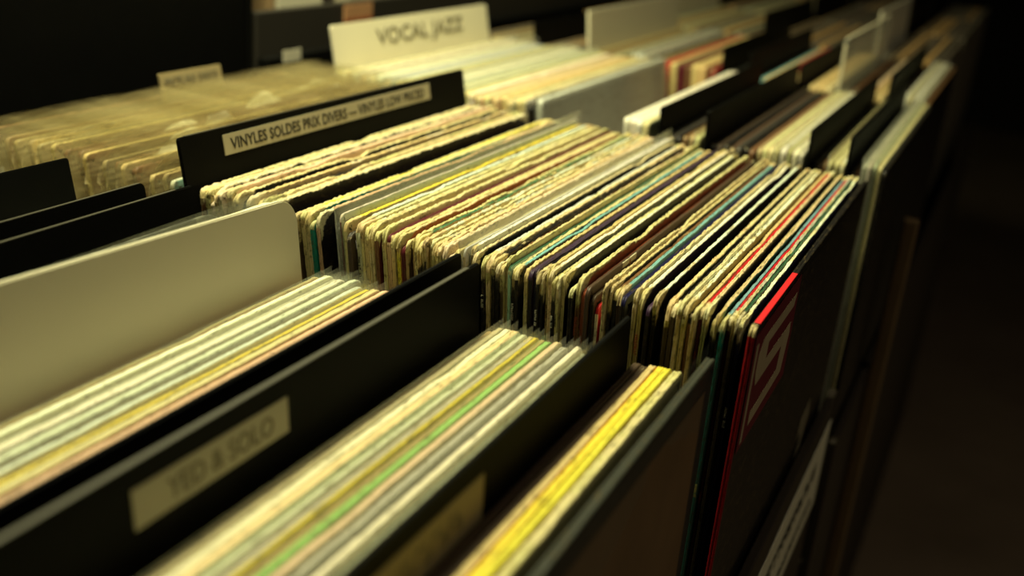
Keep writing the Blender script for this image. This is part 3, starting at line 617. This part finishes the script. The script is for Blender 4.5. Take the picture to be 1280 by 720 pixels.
run(QX, [(167,160,'K','K',.0,-2,0),(160,154,'K','t',.0,-2,0),(154,147,'Z','Z',.2,0,0),(147,141,'r','r',.0,2,0),(141,135,'R','r',.0,2,0),(135,128,'Z','Z',.1,0,0),(128,122,'F','Z',.1,0,0)], l4, 'in fourth bin\'s maroon-striped block', 'dark records with a maroon stripe', .0, .006)
divider(.668, .985, .1180, .018, 2.22, label='black divider board right of the maroon stripe in the fourth bin')
run(QX, [(114,108,'K','K',.0,-3,0),(108,103,'p','Z',.2,0,0),(103,97,'Z','Z',.2,1,0),(97,91,'C','Z',.2,1,0),(91,85,'C','C',.2,1,0)], l4, 'left of the tall clear board', 'tan records in the fourth bin', .0, .006)
M_CLEAR = plastic_material(); M_CLEAR.name = 'clear_acrylic'
M_CLEAR.node_tree.nodes['Bump'].inputs['Strength'].default_value = .02
tb = divider(.668, .985, .0800, .048, 1.51, mat=M_CLEAR, thick=.003, rc=.004, label='tall clear acrylic divider board with pale edges in the fourth bin')
obj('cut_edge', box_mesh('cut_edge', .004, .313, -.0015, .0015, tb[1]-.0001, tb[1]+.0006, .0001), M_LABEL, tb[0])
obj('cut_edge', box_mesh('cut_edge', -.0006, .0003, -.0015, .0015, .25, tb[1]-.004, .0001), M_LABEL, tb[0])
run(QX, [(76,70,'K','b',.0,-3,0),(70,64,'b','B',.0,-2,0),(64,59,'K','K',.0,-2,0),(59,54,'B','b',.0,-1,0),(54,47,'O','F',.1,1,0),(47,41,'Z','Z',.1,1,0),(41,35,'k','Z',.1,0,0)], l4, 'right of the tall clear board', 'brown records in the fourth bin', .0, .006)
divider(.668, .985, .0310, .022, 0.58, label='black divider board nearest the aisle in the fourth bin')
run(QX, [(28,18,'M','b',.0,-2,0),(18,13,'C','E',.1,3,0),(13,8.5,'E','C',.1,4,.5),(8.5,2,'E','E',.1,4,0),(2,-3,'C','E',.1,3,.5),(-3,-8,'K','B',.0,0,0)], l4, 'at the fourth bin\'s aisle end', 'records at the aisle end of the fourth bin', .0, .006)

# ================================================================== FARTHER ROWS, dim and blurred
FAR = []
def far_run(x, y0, y1, pal, pitch=8., lean=3):
    y = y0
    while y > y1 + 3:
        c = rr.choice(pal)
        FAR.append((x + rr.uniform(-.004, .004), y*.001, rr.uniform(-.002, .002), c, lean)); y -= pitch
far_run(QX, 486, 418, 'kCZEkb', lean=7.5); far_run(QX, 400, 357, 'kZCbk', lean=7.2); far_run(QX, 340, 308, 'ZCEkZ', lean=6.5)
for bx, nm in ((1.006, 'fifth'), (1.343, 'sixth'), (1.683, 'seventh')):
    far_run(bx, 485, 396, 'ZkbCk')
    divider(bx-.003, bx+.312, .3850, .024, 3, mat=M_WHITE if nm != 'sixth' else M_BLACK, label=f'{"pale" if nm != "sixth" else "black"} divider board at the left of the blurred {nm} bin')
    far_run(bx, 374, 248, 'ZkCKE')
    divider(bx-.003, bx+.312, .2350, .030, 3, label=f'black divider board in the middle of the blurred {nm} bin')
    far_run(bx, 222, 109, 'bkKMZQ', lean=2.5)
    divider(bx-.003, bx+.312, 0.0935, .050, 2, mat=M_WHITE if nm == 'fifth' else M_BLACK, label=f'tall {"pale" if nm == "fifth" else "black"} divider board toward the aisle in the blurred {nm} bin')
    far_run(bx, 76, 2, 'KbkMZ', lean=0)
bmf = bmesh.new(); cl = bmf.loops.layers.color.new('tint')
fa = bmf.verts.layers.float.new('inset'); fz = bmf.verts.layers.float.new('zone')
for (x, y, z, c, lean) in FAR:
    me, _ = sleeve('t', W0, .32 + z, .0066, .004, .3, .02, .3, x + y, False, [(-.5, 6., 8.), (-.5, 1.2, 1.2), (-.4, .1, 0), (0, .3, 0), (.4, .1, 0), (.5, 1.2, 1.2), (.5, 6., 8.)])
    me.transform(Matrix.Translation((x, y - math.tan(math.radians(lean))*.32, H - .3198)) @ lean_rot(lean).to_matrix().to_4x4())
    n0 = len(bmf.faces); bmf.from_mesh(me); bmf.faces.ensure_lookup_table()
    j = rr.uniform(.85, 1.1)
    for f in bmf.faces[n0:]:
        for lp in f.loops: lp[cl] = (*[min(1, v*j) for v in PAL[c]], 1)
    bpy.data.meshes.remove(me)
me = bpy.data.meshes.new('records'); bmf.to_mesh(me); bmf.free()
mF, n, l, p = nt('distant_card'); a = N(n, 'ShaderNodeVertexColor', layer_name='tint')
l.new(mix_col(n, l, math_node(n, l, 'MULTIPLY', noise_node(n, l, N(n, 'ShaderNodeTexCoord').outputs['Object'], 90, 4), .4), a.outputs[0], (.45, .38, .24)), p.inputs['Base Color']); p.inputs['Roughness'].default_value = .7
fo = obj('vinyl_record', me, mF); tag(fo, 'blurred run of dim record sleeves filling the farthest bins', 'records', None, 'stuff')

# ------------------------------------------------------------------ dark counter and shelf behind the bins (left)
s = empty('storage_cabinet', (-.9, .54, 0)); tag(s, 'tall black cabinet standing behind the crumpled plastic sleeves on the left', 'cabinet')
obj('body', box_mesh('body', 0, 1.24, 0, .5, .012, 1.75, .004), M_BLACK, s)
obj('corner_trim', box_mesh('corner_trim', 1.2402, 1.2455, -.002, .05, .012, 1.75, .001), M_BLACK, s)
obj('plinth', box_mesh('plinth', .02, 1.22, .02, .48, .0005, .0118, .001), M_WOOD, s)
s = empty('low_counter', (.3475, .535, 0)); tag(s, 'long black low counter behind the bins, right of the tall cabinet', 'counter')
obj('front_panel', box_mesh('front_panel', 0, 1.3, 0, .010, .0005, H+.037, .001), plain('dark_brown_panel', (.022, .019, .014), .6, .3, .2, 10), s)
obj('counter_top', box_mesh('counter_top', 0, 1.3, .0102, .40, H-.04, H-.022, .001), M_WOOD, s)
obj('ledge', box_mesh('ledge', 0, 1.3, -.012, -.0002, H-.014, H-.002, .001), M_BLACK, s)
og = empty('orange_card', (.482, .5338, H+.018))
obj('paper', box_mesh('paper', 0, .050, -.0004, .0010, 0, .017, 0), plain('orange_card_stock', (.50, .26, .12)), og)
obj('border', box_mesh('border', 0, .050, -.0006, -.0004, 0, .004, 0), plain('rust_print', (.35, .10, .04)), og)
tg = empty('price_tag', (.368, .5222, H-.005))
obj('card', box_mesh('card', 0, .026, -.0008, 0, -.002, .0085, 0), M_WHITE, tg)
obj('hook', box_mesh('hook', .010, .014, -.0004, .0030, .0085, .0105, 0), M_BLACK, tg)
stick_on(og, s, 'orange_card', 'small orange tan card'); stick_on(tg, s, 'price_tag', 'small white price tag')
# goods standing on the counter
for i, (xa, xb, ya, yb, ht, mt, nm, lab, cat) in enumerate((
    (.40, .47, .552, .575, .058, M_WHITE, 'cardboard_box', 'small white box at the left end on the low counter behind', 'box'),
    (.385, .395, .552, .572, .050, plain('tan_card', (.36, .24, .12)), 'cardboard_box', 'narrow tan box beside the white box on the low counter', 'box'),
    (.56, .85, .580, .600, .050, M_LABEL, 'cardboard_box', 'long pale box lying at the back of the low counter', 'box'))):
    b = empty(nm, (xa, ya, H-.0215)); tag(b, lab, cat)
    obj('carton', box_mesh('carton', 0, xb-xa, 0, yb-ya, 0, ht+.02, .001), mt, b)
    obj('lid', box_mesh('lid', -.0005, xb-xa+.0005, -.0005, yb-ya+.0005, ht+.0202, ht+.026, .001), mt, b)

# price sticker poking up on the dark brown sleeve
sp_ = empty('price_sticker', (.045, .0743, H-.0105))
obj('paper', box_mesh('paper', 0, .020, -.0003, .0003, -.004, .009, 0), M_LABEL, sp_)
obj('printed_bar', box_mesh('printed_bar', .010, .0112, -.0005, -.0003, -.003, .008, 0), M_INKB, sp_)

stick_on(sp_, STICKER_OWNER, 'price_sticker', 'small cream price sticker')

# ================================================================== light
def area(name, loc, rot, size, sy, energy, col, spread=180):
    d = bpy.data.lights.new(name, 'AREA'); d.shape = 'RECTANGLE'; d.size = size; d.size_y = sy; d.energy = energy; d.color = col; d.spread = math.radians(spread)
    o = bpy.data.objects.new(name, d); o.location = loc; o.rotation_euler = rot; COL.objects.link(o); return o
area('ceiling_lamp', (.14, .42, H+.78), (0, 0, 0), .5, .25, 21, (1.0, .96, .56))
area('aisle_fill', (.1, -1.2, 2.4), (0, 0, 0), .6, .3, 5.5, (1.0, .88, .62))  # unseen fill light, added to lift the dark aisle-facing covers and panels
wd = bpy.data.worlds.new('w'); S.world = wd; wd.use_nodes = True
wd.node_tree.nodes['Background'].inputs[0].default_value = (.9, .85, .6, 1); wd.node_tree.nodes['Background'].inputs[1].default_value = .02

# ================================================================== camera
cam = bpy.data.cameras.new('camera'); co = bpy.data.objects.new('camera', cam); COL.objects.link(co); S.camera = co
cam.sensor_width = 36; cam.lens = 1347.85 / 1280 * 36; cam.clip_start = .005
X = Vector((0.43427778, 0.28867444, -0.85327011)); Y = Vector((-0.89646269, 0.23112805, -0.37806676)); Z = Vector((0.08807645, 0.92911081, 0.35915964))
R = Matrix((X, Y, Z))
co.matrix_world = Matrix.Translation((-.4338, -.080, H + .1725)) @ R.to_4x4()
cam.dof.use_dof = True; cam.dof.focus_distance = .53; cam.dof.aperture_fstop = 4.7; cam.dof.aperture_blades = 7

S.view_settings.view_transform = 'Standard'; S.view_settings.look = 'None'; S.view_settings.gamma = 1; S.view_settings.use_curve_mapping = False
S.view_settings.exposure = 0
S.cycles.transparent_max_bounces = 48; S.cycles.max_bounces = 8
S.cycles.use_denoising = True
